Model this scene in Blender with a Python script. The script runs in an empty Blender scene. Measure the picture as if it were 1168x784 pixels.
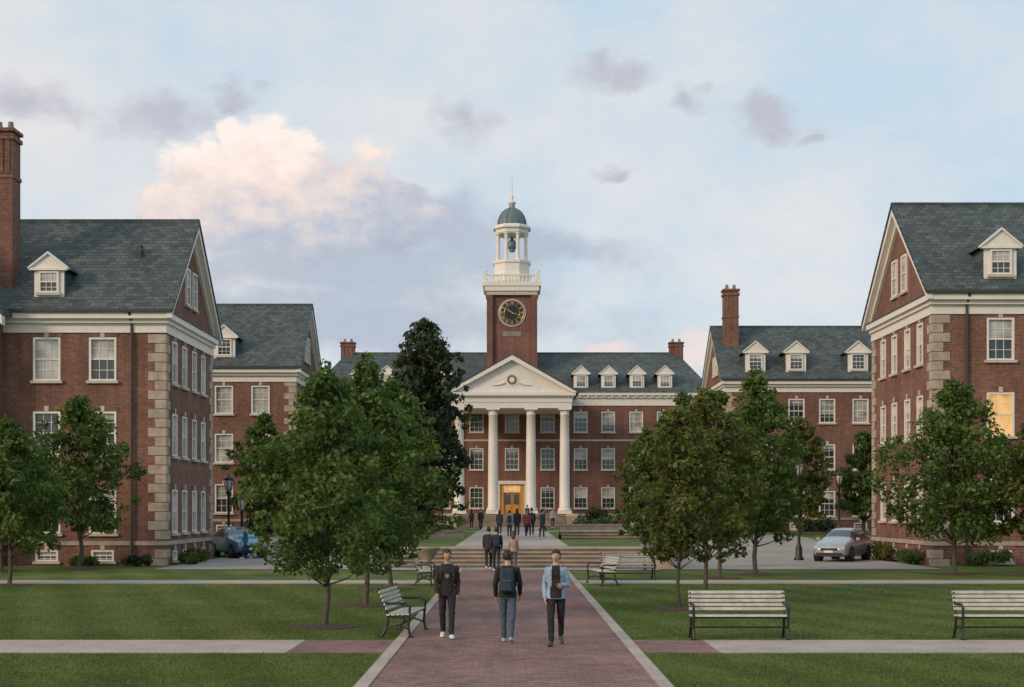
import bpy, bmesh, math, random
import numpy as np
from mathutils import Vector, Matrix, noise as mnoise
random.seed(7); RNG=np.random.default_rng(7)
scene=bpy.context.scene
COL=scene.collection
V=Vector
# ------------------------------------------------------------------ materials
def new_mat(name):
    m=bpy.data.materials.new(name); m.use_nodes=True
    nt=m.node_tree; b=nt.nodes['Principled BSDF']
    return m,nt,b
def N(nt,t,**k):
    n=nt.nodes.new(t)
    for a,v in k.items():
        if a in n.bl_rna.properties: setattr(n,a,v)
        else: n.inputs[a].default_value=v
    return n
def ramp(nt,fac,stops):
    r=nt.nodes.new('ShaderNodeValToRGB')
    while len(r.color_ramp.elements)<len(stops): r.color_ramp.elements.new(0.5)
    for e,(p,c) in zip(r.color_ramp.elements,stops):
        e.position=p; e.color=(c[0],c[1],c[2],1)
    nt.links.new(fac,r.inputs[0]); return r.outputs[0]
def mixc(nt,fac,a,b,mode='MIX'):
    m=nt.nodes.new('ShaderNodeMix'); m.data_type='RGBA'; m.blend_type=mode
    for idx,v in ((0,fac),(6,a),(7,b)):
        if hasattr(v,'is_output') : nt.links.new(v,m.inputs[idx])
        elif idx==0: m.inputs[0].default_value=v
        else: m.inputs[idx].default_value=(v[0],v[1],v[2],1)
    return m.outputs[2]
def noise_out(nt,vec,scale,detail=4,rough=.6):
    n=N(nt,'ShaderNodeTexNoise'); n.inputs['Scale'].default_value=scale
    n.inputs['Detail'].default_value=detail; n.inputs['Roughness'].default_value=rough
    if vec is not None: nt.links.new(vec,n.inputs['Vector'])
    return n.outputs['Fac']
def objco(nt): return N(nt,'ShaderNodeNewGeometry').outputs['Position']
def bump(nt,b,h,strength=.3,dist=.02):
    bp=N(nt,'ShaderNodeBump'); bp.inputs['Strength'].default_value=strength; bp.inputs['Distance'].default_value=dist
    nt.links.new(h,bp.inputs['Height']); nt.links.new(bp.outputs[0],b.inputs['Normal'])
def plain(name,c,rough=.6,var=.12,scale=3.,metal=0.,spec=.5,fine=40):
    m,nt,b=new_mat(name); p=objco(nt)
    n1=noise_out(nt,p,scale,5); n2=noise_out(nt,p,fine,2)
    lo=[x*(1-var*1.6) for x in c]; hi=[min(1,x*(1+var*1.2)) for x in c]
    c1=ramp(nt,n1,[(.3,lo),(.7,hi)])
    c2=mixc(nt,.35,c1,ramp(nt,n2,[(.3,lo),(.7,hi)]))
    nt.links.new(c2,b.inputs['Base Color'])
    b.inputs['Roughness'].default_value=rough; b.inputs['Metallic'].default_value=metal
    b.inputs['Specular IOR Level'].default_value=spec
    bump(nt,b,n2,.15,.01)
    return m
def math_(nt,op,a,b=None,c=None):
    m=N(nt,'ShaderNodeMath'); m.operation=op
    for i,v in enumerate((a,b,c)):
        if v is None: continue
        if hasattr(v,'is_output'): nt.links.new(v,m.inputs[i])
        else: m.inputs[i].default_value=v
    return m.outputs[0]
def brickmat(name,c1,c2,mortar,bw,bh,ms,mode,rough=.85,var=.35,bias=0.):
    m,nt,b=new_mat(name); p=objco(nt)
    s=N(nt,'ShaderNodeSeparateXYZ'); nt.links.new(p,s.inputs[0])
    cb=N(nt,'ShaderNodeCombineXYZ')
    if mode=='wall':
        nt.links.new(math_(nt,'ADD',s.outputs[0],s.outputs[1]),cb.inputs[0]); nt.links.new(s.outputs[2],cb.inputs[1])
    elif mode=='floor':
        nt.links.new(s.outputs[0],cb.inputs[0]); nt.links.new(s.outputs[1],cb.inputs[1])
    elif mode=='roof':
        nt.links.new(s.outputs[0],cb.inputs[0])
        nt.links.new(math_(nt,'MULTIPLY',s.outputs[2],1.4),cb.inputs[1])
    br=N(nt,'ShaderNodeTexBrick'); nt.links.new(cb.outputs[0],br.inputs['Vector'])
    br.inputs['Scale'].default_value=1; br.inputs['Brick Width'].default_value=bw; br.inputs['Row Height'].default_value=bh
    br.inputs['Mortar Size'].default_value=ms; br.inputs['Mortar Smooth'].default_value=.2; br.inputs['Bias'].default_value=bias
    br.inputs['Color1'].default_value=(*c1,1); br.inputs['Color2'].default_value=(*c2,1); br.inputs['Mortar'].default_value=(*mortar,1)
    n1=noise_out(nt,p,.5,6,.65); n2=noise_out(nt,p,6,4,.7)
    f=ramp(nt,n1,[(.25,(1-var,)*3),(.75,(1+var*.6,)*3)])
    g=ramp(nt,n2,[(.25,(1-var*.8,)*3),(.75,(1+var*.6,)*3)])
    c=mixc(nt,1.,br.outputs['Color'],f,'MULTIPLY'); c=mixc(nt,1.,c,g,'MULTIPLY')
    sc=N(nt,'ShaderNodeVectorMath'); sc.operation='MULTIPLY'; nt.links.new(p,sc.inputs[0])
    sc.inputs[1].default_value=(1.6,1.6,.12) if mode!='floor' else (.5,.12,1)
    n3=noise_out(nt,sc.outputs[0],1.5,5,.65)
    c=mixc(nt,1.,c,ramp(nt,n3,[(.3,(.78,.78,.78)),(.7,(1.15,1.13,1.1))]),'MULTIPLY')
    nt.links.new(c,b.inputs['Base Color']); b.inputs['Roughness'].default_value=rough
    b.inputs['Specular IOR Level'].default_value=.3
    inv=math_(nt,'SUBTRACT',1.,br.outputs['Fac']); h=math_(nt,'ADD',inv,math_(nt,'MULTIPLY',n2,.6))
    bump(nt,b,h,.35,.012)
    return m
M={}
M['brick']=brickmat('red_brick',(.275,.098,.064),(.145,.054,.040),(.26,.20,.16),.23,.078,.011,'wall')
M['brick_main']=brickmat('main_brick',(.25,.088,.062),(.155,.060,.046),(.25,.19,.155),.23,.078,.011,'wall')
M['slate']=brickmat('slate_roof',(.112,.138,.138),(.060,.078,.082),(.03,.04,.045),.38,.24,.014,'roof',rough=.75,var=.30)
M['paver']=brickmat('brick_paver',(.33,.185,.160),(.205,.118,.108),(.15,.12,.11),.21,.105,.009,'floor',var=.34)
M['white']=plain('white_paint',(.76,.71,.64),.5,.07)
M['stone']=plain('limestone',(.42,.34,.265),.85,.28,2.5)
M['granite']=plain('basement_stone',(.27,.225,.19),.9,.3,2.)
M['step']=plain('step_stone',(.36,.29,.22),.85,.25,1.5)
M['riser']=plain('riser_shade_stone',(.19,.145,.11),.9,.3,1.5)  # darker copy of the step stone; shade on the risers put into the colour
M['conc']=plain('concrete_path',(.39,.33,.29),.9,.22,.8)
M['asph']=plain('drive_pavement',(.31,.28,.255),.9,.22,.5)
M['iron']=plain('black_iron',(.015,.016,.016),.45,.2)
M['slat']=plain('bench_slat',(.56,.53,.47),.6,.22,6)
M['copper']=plain('downpipe',(.045,.035,.03),.5)
M['dome']=plain('dome_lead',(.12,.165,.19),.5,.2)
M['gold']=plain('gilding',(.75,.52,.2),.35,.05,metal=.8)
M['clock']=plain('clock_face',(.012,.012,.014),.4)
M['door']=plain('oak_door',(.62,.29,.06),.45,.2)
M['bark']=plain('bark',(.10,.08,.062),.95,.35,8)
M['mulch']=plain('mulch',(.07,.045,.03),.95,.4,8)
M['stoneplain']=plain('plaque_stone',(.52,.46,.38),.8)
M['rubber']=plain('tyre_rubber',(.014,.014,.015),.8)
M['rim']=plain('alloy_rim',(.4,.41,.42),.35,.1,metal=.6)
def glassmat(name,dark,rough=.08):
    m,nt,b=new_mat(name); p=objco(nt); n=noise_out(nt,p,.9,3)
    nt.links.new(ramp(nt,n,[(.3,[x*.4 for x in dark]),(.7,[x*1.5 for x in dark])]),b.inputs['Base Color'])
    b.inputs['Roughness'].default_value=rough; b.inputs['Specular IOR Level'].default_value=.8
    bump(nt,b,noise_out(nt,p,2.3,2),.05,.02)
    return m
M['glass']=glassmat('window_glass',(.035,.045,.05))
M['blind']=glassmat('window_blind',(.42,.41,.37),.25)
def emis(name,c,s):
    m,nt,b=new_mat(name); p=objco(nt); n=noise_out(nt,p,2.5,3)
    nt.links.new(ramp(nt,n,[(.3,[x*.45 for x in c]),(.7,c)]),b.inputs['Emission Color']); b.inputs['Emission Strength'].default_value=s
    b.inputs['Base Color'].default_value=(*[x*.5 for x in c],1); b.inputs['Roughness'].default_value=.2
    return m
M['lit']=emis('lit_window',(1.,.58,.20),.65)
M['globe']=emis('lamp_glass',(.55,.52,.45),.12)
def leafmat(name,dark,light,yellow,tr=.3):
    m,nt,b=new_mat(name); a=N(nt,'ShaderNodeAttribute'); a.attribute_name='rnd'
    p=objco(nt); n=noise_out(nt,p,.9,3)
    f=math_(nt,'ADD',math_(nt,'MULTIPLY',a.outputs['Fac'],.6),math_(nt,'MULTIPLY',n,.5))
    c=ramp(nt,f,[(.2,dark),(.6,light),(.88,yellow)])
    nt.links.new(c,b.inputs['Base Color']); b.inputs['Roughness'].default_value=.55; b.inputs['Specular IOR Level'].default_value=.35
    t=N(nt,'ShaderNodeBsdfTranslucent'); nt.links.new(mixc(nt,1.,c,(1.3,1.5,.7),'MULTIPLY'),t.inputs[0])
    mx=N(nt,'ShaderNodeMixShader'); mx.inputs[0].default_value=tr
    nt.links.new(b.outputs[0],mx.inputs[1]); nt.links.new(t.outputs[0],mx.inputs[2])
    nt.links.new(mx.outputs[0],nt.nodes['Material Output'].inputs[0])
    return m
M['leaf']=leafmat('maple_leaves',(.038,.068,.016),(.088,.140,.030),(.16,.205,.05),.34)
M['leafd']=leafmat('evergreen_leaves',(.020,.032,.014),(.044,.064,.028),(.075,.10,.045),.2)
M['leafy']=leafmat('autumn_green_leaves',(.050,.062,.016),(.112,.132,.030),(.20,.18,.05),.34)
M['blade']=leafmat('grass_blades',(.062,.094,.022),(.110,.155,.038),(.19,.20,.075))
def smoothish(nt,x):
    return math_(nt,'MULTIPLY',math_(nt,'TANH',math_(nt,'MULTIPLY',x,2.)),.5)
def grassmat():
    m,nt,b=new_mat('lawn'); p=objco(nt)
    s=N(nt,'ShaderNodeSeparateXYZ'); nt.links.new(p,s.inputs[0])
    st=math_(nt,'SINE',math_(nt,'MULTIPLY',math_(nt,'ADD',s.outputs[0],math_(nt,'MULTIPLY',s.outputs[1],.35)),3.2))
    st=math_(nt,'MULTIPLY',smoothish(nt,st),.07)
    n1=noise_out(nt,p,.30,5,.6); n2=noise_out(nt,p,14,4,.75); n3=noise_out(nt,p,1.6,5,.65)
    f=math_(nt,'ADD',math_(nt,'ADD',math_(nt,'MULTIPLY',n1,.6),math_(nt,'MULTIPLY',n2,.28)),math_(nt,'MULTIPLY',n3,.22))
    f=math_(nt,'ADD',f,st)
    c=ramp(nt,f,[(.40,(.060,.092,.022)),(.56,(.108,.150,.038)),(.70,(.175,.190,.066))])
    nt.links.new(c,b.inputs['Base Color']); b.inputs['Roughness'].default_value=.9; b.inputs['Specular IOR Level'].default_value=.15
    bump(nt,b,n2,.8,.05)
    return m
M['grass']=grassmat()
# ------------------------------------------------------------------ mesh builder
class MB:
    def __init__(s): s.v=[]; s.f=[]; s.m=[]; s.mats=[]
    def mi(s,mat):
        mat=M[mat] if isinstance(mat,str) else mat
        if mat not in s.mats: s.mats.append(mat)
        return s.mats.index(mat)
    def face(s,pts,mat):
        i=len(s.v); s.v+= [tuple(p) for p in pts]; s.f.append(tuple(range(i,i+len(pts)))); s.m.append(s.mi(mat))
    def box(s,x0,x1,y0,y1,z0,z1,mat):
        i=len(s.v); s.v+=[(x,y,z) for z in (z0,z1) for y in (y0,y1) for x in (x0,x1)]
        k=s.mi(mat)
        for q in ((0,2,3,1),(4,5,7,6),(0,1,5,4),(2,6,7,3),(0,4,6,2),(1,3,7,5)):
            s.f.append(tuple(i+a for a in q)); s.m.append(k)
    def fbox(s,F,u0,u1,n0,n1,z0,z1,mat):
        O,U,Nn=F; i=len(s.v)
        for z in (z0,z1):
            for n in (n0,n1):
                for u in (u0,u1): s.v.append(tuple(O+U*u+Nn*n+V((0,0,z))))
        k=s.mi(mat)
        for q in ((0,2,3,1),(4,5,7,6),(0,1,5,4),(2,6,7,3),(0,4,6,2),(1,3,7,5)):
            s.f.append(tuple(i+a for a in q)); s.m.append(k)
    def prism(s,poly,axis,a,b,mat):
        n=len(poly); i=len(s.v)
        for t in (a,b):
            for p in poly: s.v.append((t,p[0],p[1]) if axis=='x' else (p[0],t,p[1]))
        k=s.mi(mat); s.f.append(tuple(range(i,i+n))); s.m.append(k); s.f.append(tuple(range(i+2*n-1,i+n-1,-1))); s.m.append(k)
        for j in range(n):
            j2=(j+1)%n; s.f.append((i+j,i+j2,i+n+j2,i+n+j)); s.m.append(k)
    def lathe(s,prof,c,mat,seg=24,rot=0.):
        i=len(s.v); k=s.mi(mat); n=len(prof)
        for r,z in prof:
            for a in range(seg):
                t=2*math.pi*a/seg+rot; s.v.append((c[0]+r*math.cos(t),c[1]+r*math.sin(t),c[2]+z))
        for j in range(n-1):
            for a in range(seg):
                b=(a+1)%seg; s.f.append((i+j*seg+a,i+j*seg+b,i+(j+1)*seg+b,i+(j+1)*seg+a)); s.m.append(k)
        s.f.append(tuple(i+a for a in reversed(range(seg)))); s.m.append(k)
        s.f.append(tuple(i+(n-1)*seg+a for a in range(seg))); s.m.append(k)
    def tube(s,pts,rad,mat,seg=10,round_=False,ref=None):
        P=[V(p) for p in pts]; R=[(r,r) if not isinstance(r,tuple) else r for r in rad]
        if round_:
            t0=(P[0]-P[1]).normalized(); t1=(P[-1]-P[-2]).normalized(); a0,a1=P[0].copy(),P[-1].copy(); r0,r1=R[0],R[-1]
            for an in (30,58,82):
                q=math.radians(an); P.insert(0,a0+t0*min(r0)*math.sin(q)); R.insert(0,(r0[0]*math.cos(q),r0[1]*math.cos(q)))
                P.append(a1+t1*min(r1)*math.sin(q)); R.append((r1[0]*math.cos(q),r1[1]*math.cos(q)))
        i=len(s.v); k=s.mi(mat); n=len(P)
        for j in range(n):
            t=(P[min(j+1,n-1)]-P[max(j-1,0)]).normalized()
            rf=ref if ref is not None else (V((1,0,0)) if abs(t.x)<.85 else V((0,1,0)))
            a=(rf-t*rf.dot(t)).normalized(); b=t.cross(a)
            for w in range(seg):
                th=2*math.pi*w/seg; s.v.append(tuple(P[j]+a*(R[j][0]*math.cos(th))+b*(R[j][1]*math.sin(th))))
        for j in range(n-1):
            for a in range(seg):
                b=(a+1)%seg; s.f.append((i+j*seg+a,i+j*seg+b,i+(j+1)*seg+b,i+(j+1)*seg+a)); s.m.append(k)
        s.f.append(tuple(i+a for a in reversed(range(seg)))); s.m.append(k)
        s.f.append(tuple(i+(n-1)*seg+a for a in range(seg))); s.m.append(k)
    def obj(s,name,parent=None,smooth=False):
        me=bpy.data.meshes.new(name); me.from_pydata(s.v,[],s.f)
        for m in s.mats: me.materials.append(m)
        me.polygons.foreach_set('material_index',s.m)
        if smooth: me.polygons.foreach_set('use_smooth',[True]*len(s.f))
        me.update()
        bm=bmesh.new(); bm.from_mesh(me); bmesh.ops.recalc_face_normals(bm,faces=bm.faces); bm.to_mesh(me); bm.free()
        o=bpy.data.objects.new(name,me); COL.objects.link(o)
        if parent: o.parent=parent
        return o
def empty(name,loc=(0,0,0),yaw=0.):
    o=bpy.data.objects.new(name,None); COL.objects.link(o); o.location=loc; o.rotation_euler[2]=yaw; o.empty_display_size=.2; return o
def np_mesh(name,verts,faces,mat,rnd=None,parent=None,smooth=False):
    me=bpy.data.meshes.new(name); k=faces.shape[1]; m=len(faces)
    me.vertices.add(len(verts)); me.vertices.foreach_set('co',verts.astype(np.float32).ravel())
    me.loops.add(m*k); me.loops.foreach_set('vertex_index',faces.astype(np.int32).ravel())
    me.polygons.add(m); me.polygons.foreach_set('loop_start',(np.arange(m)*k).astype(np.int32))
    me.update(calc_edges=True)
    if rnd is not None:
        a=me.attributes.new('rnd','FLOAT','FACE'); a.data.foreach_set('value',rnd.astype(np.float32))
    me.materials.append(mat)
    if smooth: me.polygons.foreach_set('use_smooth',[True]*m)
    o=bpy.data.objects.new(name,me); COL.objects.link(o)
    if parent: o.parent=parent
    return o
# ------------------------------------------------------------------ terrain
def ss(a,b,x):
    t=max(0,min(1,(x-a)/(b-a))); return t*t*(3-2*t)
def hgt(x,y):
    c=1-ss(6.6,9.5,abs(x)); return c*.75*ss(61,63,y)+(1-c)*.75*ss(71,85,y)
xs=[-1500,-500,-150,-70]+[i for i in range(-40,41)]+[70,150,500,1500]
ys=[-300,-60,-10]+[5*i for i in range(0,11)]+[i*1. for i in range(51,95)]+[100,110,120,130,140,160,220,400,900,2500]
def sheet(name,xs,ys,mat,dz):
    vs=np.array([(x,y,hgt(x,y)+dz) for y in ys for x in xs]); nx=len(xs)
    fs=np.array([(j*nx+i,j*nx+i+1,(j+1)*nx+i+1,(j+1)*nx+i) for j in range(len(ys)-1) for i in range(nx-1)])
    return np_mesh(name,vs,fs,M[mat],smooth=True)
sheet('ground_lawn',xs,ys,'grass',0)
def fr(a,b,st=1.):
    r=[a]; k=math.floor(a/st)*st+st
    while k<b-1e-6: r.append(k); k+=st
    r.append(b); return r
walk=MB(); walk.box(-2.0,2.05,-12,58.2,-.1,.012,'paver')
for a,b in ((-2.2,-2.0),(2.05,2.25)): walk.box(a,b,-12,58.2,-.1,.03,'conc')
walk.obj('brick_walkway')
p=MB(); p.box(-60,-3.9,24.2,26.5,-.1,.015,'conc'); p.box(-3.9,-2.2,24.2,26.5,-.1,.012,'paver')
p.box(2.25,3.6,24.2,26.5,-.1,.012,'paver'); p.box(3.6,60,24.2,26.5,-.1,.015,'conc'); p.obj('cross_path')
p=MB(); p.box(-60,-2.2,46.6,48.6,-.1,.015,'conc'); p.box(2.25,60,46.6,48.6,-.1,.015,'conc'); p.obj('cross_path')
sheet('pavement_plaza',fr(-6,6),fr(56.5,61),'asph',.02)
sheet('driveway',fr(-14.6,-6.0),fr(57,67),'asph',.022)
sheet('driveway',fr(6.0,17.6),fr(57,67),'asph',.022)
sheet('driveway',fr(-14.6,-9.5),fr(67,100),'asph',.022)
sheet('driveway',fr(9.5,17.6),fr(67,100),'asph',.022)
kb=MB()
for s in (-1,1):
    x0=9.35*s; kb.box(min(x0,x0+.15*s),max(x0,x0+.15*s),67,84,-.2,.13,'conc'); kb.box(min(s*7,s*9.5),max(s*7,s*9.5),66.95,67.1,-.2,.14,'conc')
kb.obj('kerb')
sheet('upper_walkway',fr(-2.6,2.6),fr(62.6,128.4),'conc',.025)
sheet('upper_cross_walkway',fr(-30,-2.6),fr(104,108),'conc',.025)
sheet('upper_cross_walkway',fr(2.6,30),fr(104,108),'conc',.025)
def stair(b,x0,x1,y0,tread,n,z0,rise,yend):
    for i in range(n):
        y=y0+i*tread; zt=z0+rise*(i+1)
        b.box(x0,x1,y+.03,yend-i*.002,z0-.35+i*.001,zt-.055,'riser')
        b.box(x0-.01,x1+.01,y,yend-i*.002 if i==n-1 else y+tread+.028,zt-.055,zt,'step')
e=empty('stone_steps'); b=MB(); stair(b,-5.5,6.0,58.7,.6,5,0,.155,63.4); b.obj('step_treads',e)
b=MB()
for x in (-6.3,6.05):
    b.box(x,x+.75,58.5,63.6,-.2,.62,'stone'); b.box(x-.06,x+.81,58.44,63.66,.62,.74,'step')
    b.box(x+.05,x+.70,58.55,59.3,.741,1.05,'stone')
b.obj('cheek_walls',e)
e=empty('stone_steps'); b=MB(); stair(b,2.8,7.2,79.0,.45,3,.75,.15,83.9); b.obj('step_treads',e)
e=empty('retaining_wall'); b=MB(); b.box(2.9,8.5,84,84.5,.5,1.45,'stone'); b.box(2.84,8.56,83.95,84.55,1.451,1.56,'step'); b.obj('wall_course',e)
e=empty('retaining_wall'); b=MB(); b.box(-8.0,-2.9,84,84.5,.5,1.1,'stone'); b.box(-8.06,-2.84,83.95,84.55,1.1,1.2,'step'); b.obj('wall_course',e)
e=empty('stone_planter'); b=MB(); b.lathe([(.34,0),(.34,.08),(.2,.16),(.16,.4),(.3,.55),(.46,.85),(.52,.9),(.5,.96),(.4,.94)],(-3.4,56.2,0),'step',20); b.obj('urn',e,True)
# ------------------------------------------------------------------ building kit
def window(B,F,u,z0,z1,w,lit=None,proud=False,muntin=True):
    t,g=B['trim'],B['glass']; h=w/2
    n=-.11 if not proud else .03
    fo=.02 if not proud else .09
    c=.09
    t.fbox(F,u-h,u-h+c,n-.04,fo,z0,z1,'white'); t.fbox(F,u+h-c,u+h,n-.04,fo,z0,z1,'white')
    t.fbox(F,u-h+c,u+h-c,n-.04,fo,z1-c,z1,'white'); t.fbox(F,u-h+c,u+h-c,n-.04,fo,z0,z0+c*.8,'white')
    zm=(z0+z1)/2; t.fbox(F,u-h+c,u+h-c,n-.01,n+.05,zm-.03,zm+.03,'white')
    if muntin:
        for k in (1,2):
            uu=u-h+c+(w-2*c)*k/3; t.fbox(F,uu-.012,uu+.012,n-.01,n+.025,z0+c*.8,zm-.03,'white'); t.fbox(F,uu-.012,uu+.012,n-.01,n+.025,zm+.03,z1-c,'white')
        for zz in ((z0+zm)/2,(zm+z1)/2): t.fbox(F,u-h+c,u+h-c,n-.011,n+.022,zz-.012,zz+.012,'white')
    t.fbox(F,u-h-.1,u+h+.1,-.0,.13,z0-.12,z0-.002,'stoneplain')
    fr_=random.choice((0,.15,.3,.5,.5,.65,1.)); zb=z1-c-(z1-z0-1.8*c)*fr_
    a0,a1=u-h+c,u+h-c; O,U,Nn=F
    def pane(za,zb_,mat):
        if zb_-za<.02: return
        g.face([O+U*a0+Nn*n+V((0,0,za)),O+U*a1+Nn*n+V((0,0,za)),O+U*a1+Nn*n+V((0,0,zb_)),O+U*a0+Nn*n+V((0,0,zb_))],mat)
    if lit: pane(z0,z1,lit)
    else: pane(z0+c*.8,zb,'glass'); pane(zb,z1-c,'blind')
def wall(B,F,L,z0,z1,wins,mat,lintel=True):
    w=B['walls']; O,U,Nn=F
    us=sorted(set([0,L]+[round(x,4) for q in wins for x in (q[0]-q[3]/2,q[0]+q[3]/2)]))
    zs=sorted(set([z0,z1]+[round(x,4) for q in wins for x in (q[1],q[2])]))
    def P(u,z,n=0.): return O+U*u+Nn*n+V((0,0,z))
    for i in range(len(us)-1):
        for j in range(len(zs)-1):
            cu,cz=(us[i]+us[i+1])/2,(zs[j]+zs[j+1])/2
            if any(abs(cu-q[0])<q[3]/2 and q[1]<cz<q[2] for q in wins): continue
            w.face([P(us[i],zs[j]),P(us[i+1],zs[j]),P(us[i+1],zs[j+1]),P(us[i],zs[j+1])],mat)
    for q in wins:
        a,b,c,d=q[0]-q[3]/2,q[0]+q[3]/2,q[1],q[2]
        for A,Bp in (((a,c),(a,d)),((a,d),(b,d)),((b,d),(b,c)),((b,c),(a,c))):
            w.face([P(*A),P(*Bp),P(*Bp,-.25),P(*A,-.25)],mat)
        if len(q)>4 and q[4]=='door': continue
        window(B,F,q[0],c,d,q[3],lit=(q[4] if len(q)>4 else None))
        if lintel:
            B['trim'].fbox(F,q[0]-q[3]/2-.1,q[0]+q[3]/2+.1,.002,.03,d+.002,d+.2,'brick')
            B['trim'].fbox(F,q[0]-.09,q[0]+.09,.004,.05,d+.003,d+.24,'stoneplain')
def newB(): return {k:MB() for k in ('walls','trim','glass','roof')}
def finish(B,e):
    for k,n in (('walls','walls'),('trim','trim'),('glass','windows'),('roof','roof')):
        if B[k].f: B[k].obj(n,e)
def dormer(B,x,yf,zb,w,hw,hg,slope):
    h=w/2; F=(V((x,yf,0)),V((1,0,0)),V((0,-1,0)))
    t=B['trim']; back=yf+(hw+hg)/slope+.2
    t.box(x-h,x+h,yf,yf+.12,zb-.15,zb+hw,'white')
    yb=yf+hw/slope
    for s in (-1,1):
        xx=x+s*h
        a,b_=(xx,xx-s*.1)
        B['roof'].prism([(yf+.12,zb-.3),(yf+.12,zb+hw-.02),(yb+.3,zb+hw-.02)],'x',min(a,b_),max(a,b_),'slate')
    o=.16
    t.prism([(x-h-o,zb+hw),(x+h+o,zb+hw),(x,zb+hw+hg)],'y',yf-.1,yf+.1,'white')
    t.box(x-h-o-.03,x+h+o+.03,yf-.16,yf-.02,zb+hw-.1,zb+hw+.01,'white')
    sl=hg/(h+o)
    for s in (-1,1):
        P=[(x+s*(h+o+.07),zb+hw-.07*sl),(x,zb+hw+hg),(x,zb+hw+hg+.1),(x+s*(h+o+.07),zb+hw+.03)]
        B['roof'].prism(P,'y',yf+.1,back,'slate')
        P2=[(a,z+.003) for a,z in P]
        t.prism(P2,'y',yf-.2,yf+.099,'white')
    window(B,F,0,zb+.18,zb+hw-.12,w*.68,proud=True)
def chimney(B,x,y,w,z0,z1,d=None):
    d=d or w; b=B['walls']; h=w/2; g=d/2
    b.box(x-h,x+h,y-g,y+g,z0,z1-.5,'brick')
    b.box(x-h-.08,x+h+.08,y-g-.08,y+g+.08,z1-.5,z1-.32,'brick'); b.box(x-h+.01,x+h-.01,y-g+.01,y+g-.01,z1-.32,z1-.15,'brick')
    b.box(x-h-.1,x+h+.1,y-g-.1,y+g+.1,z1-.15,z1,'brick')
    b.box(x-h-.05,x+h+.05,y-g-.05,y+g+.05,z1-2.2,z1-2.05,'brick')
    for s in (-1,0,1): b.box(x+s*h*.6-.09,x+s*h*.6+.09,y-g-.045,y-g+.01,z1-2.0,z1-.52,'brick')
    for k in (-.25,.25): B['walls'].lathe([(.14,0),(.15,.1),(.11,.4)],(x+k*w,y,z1-.01),'granite',10)
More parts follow.
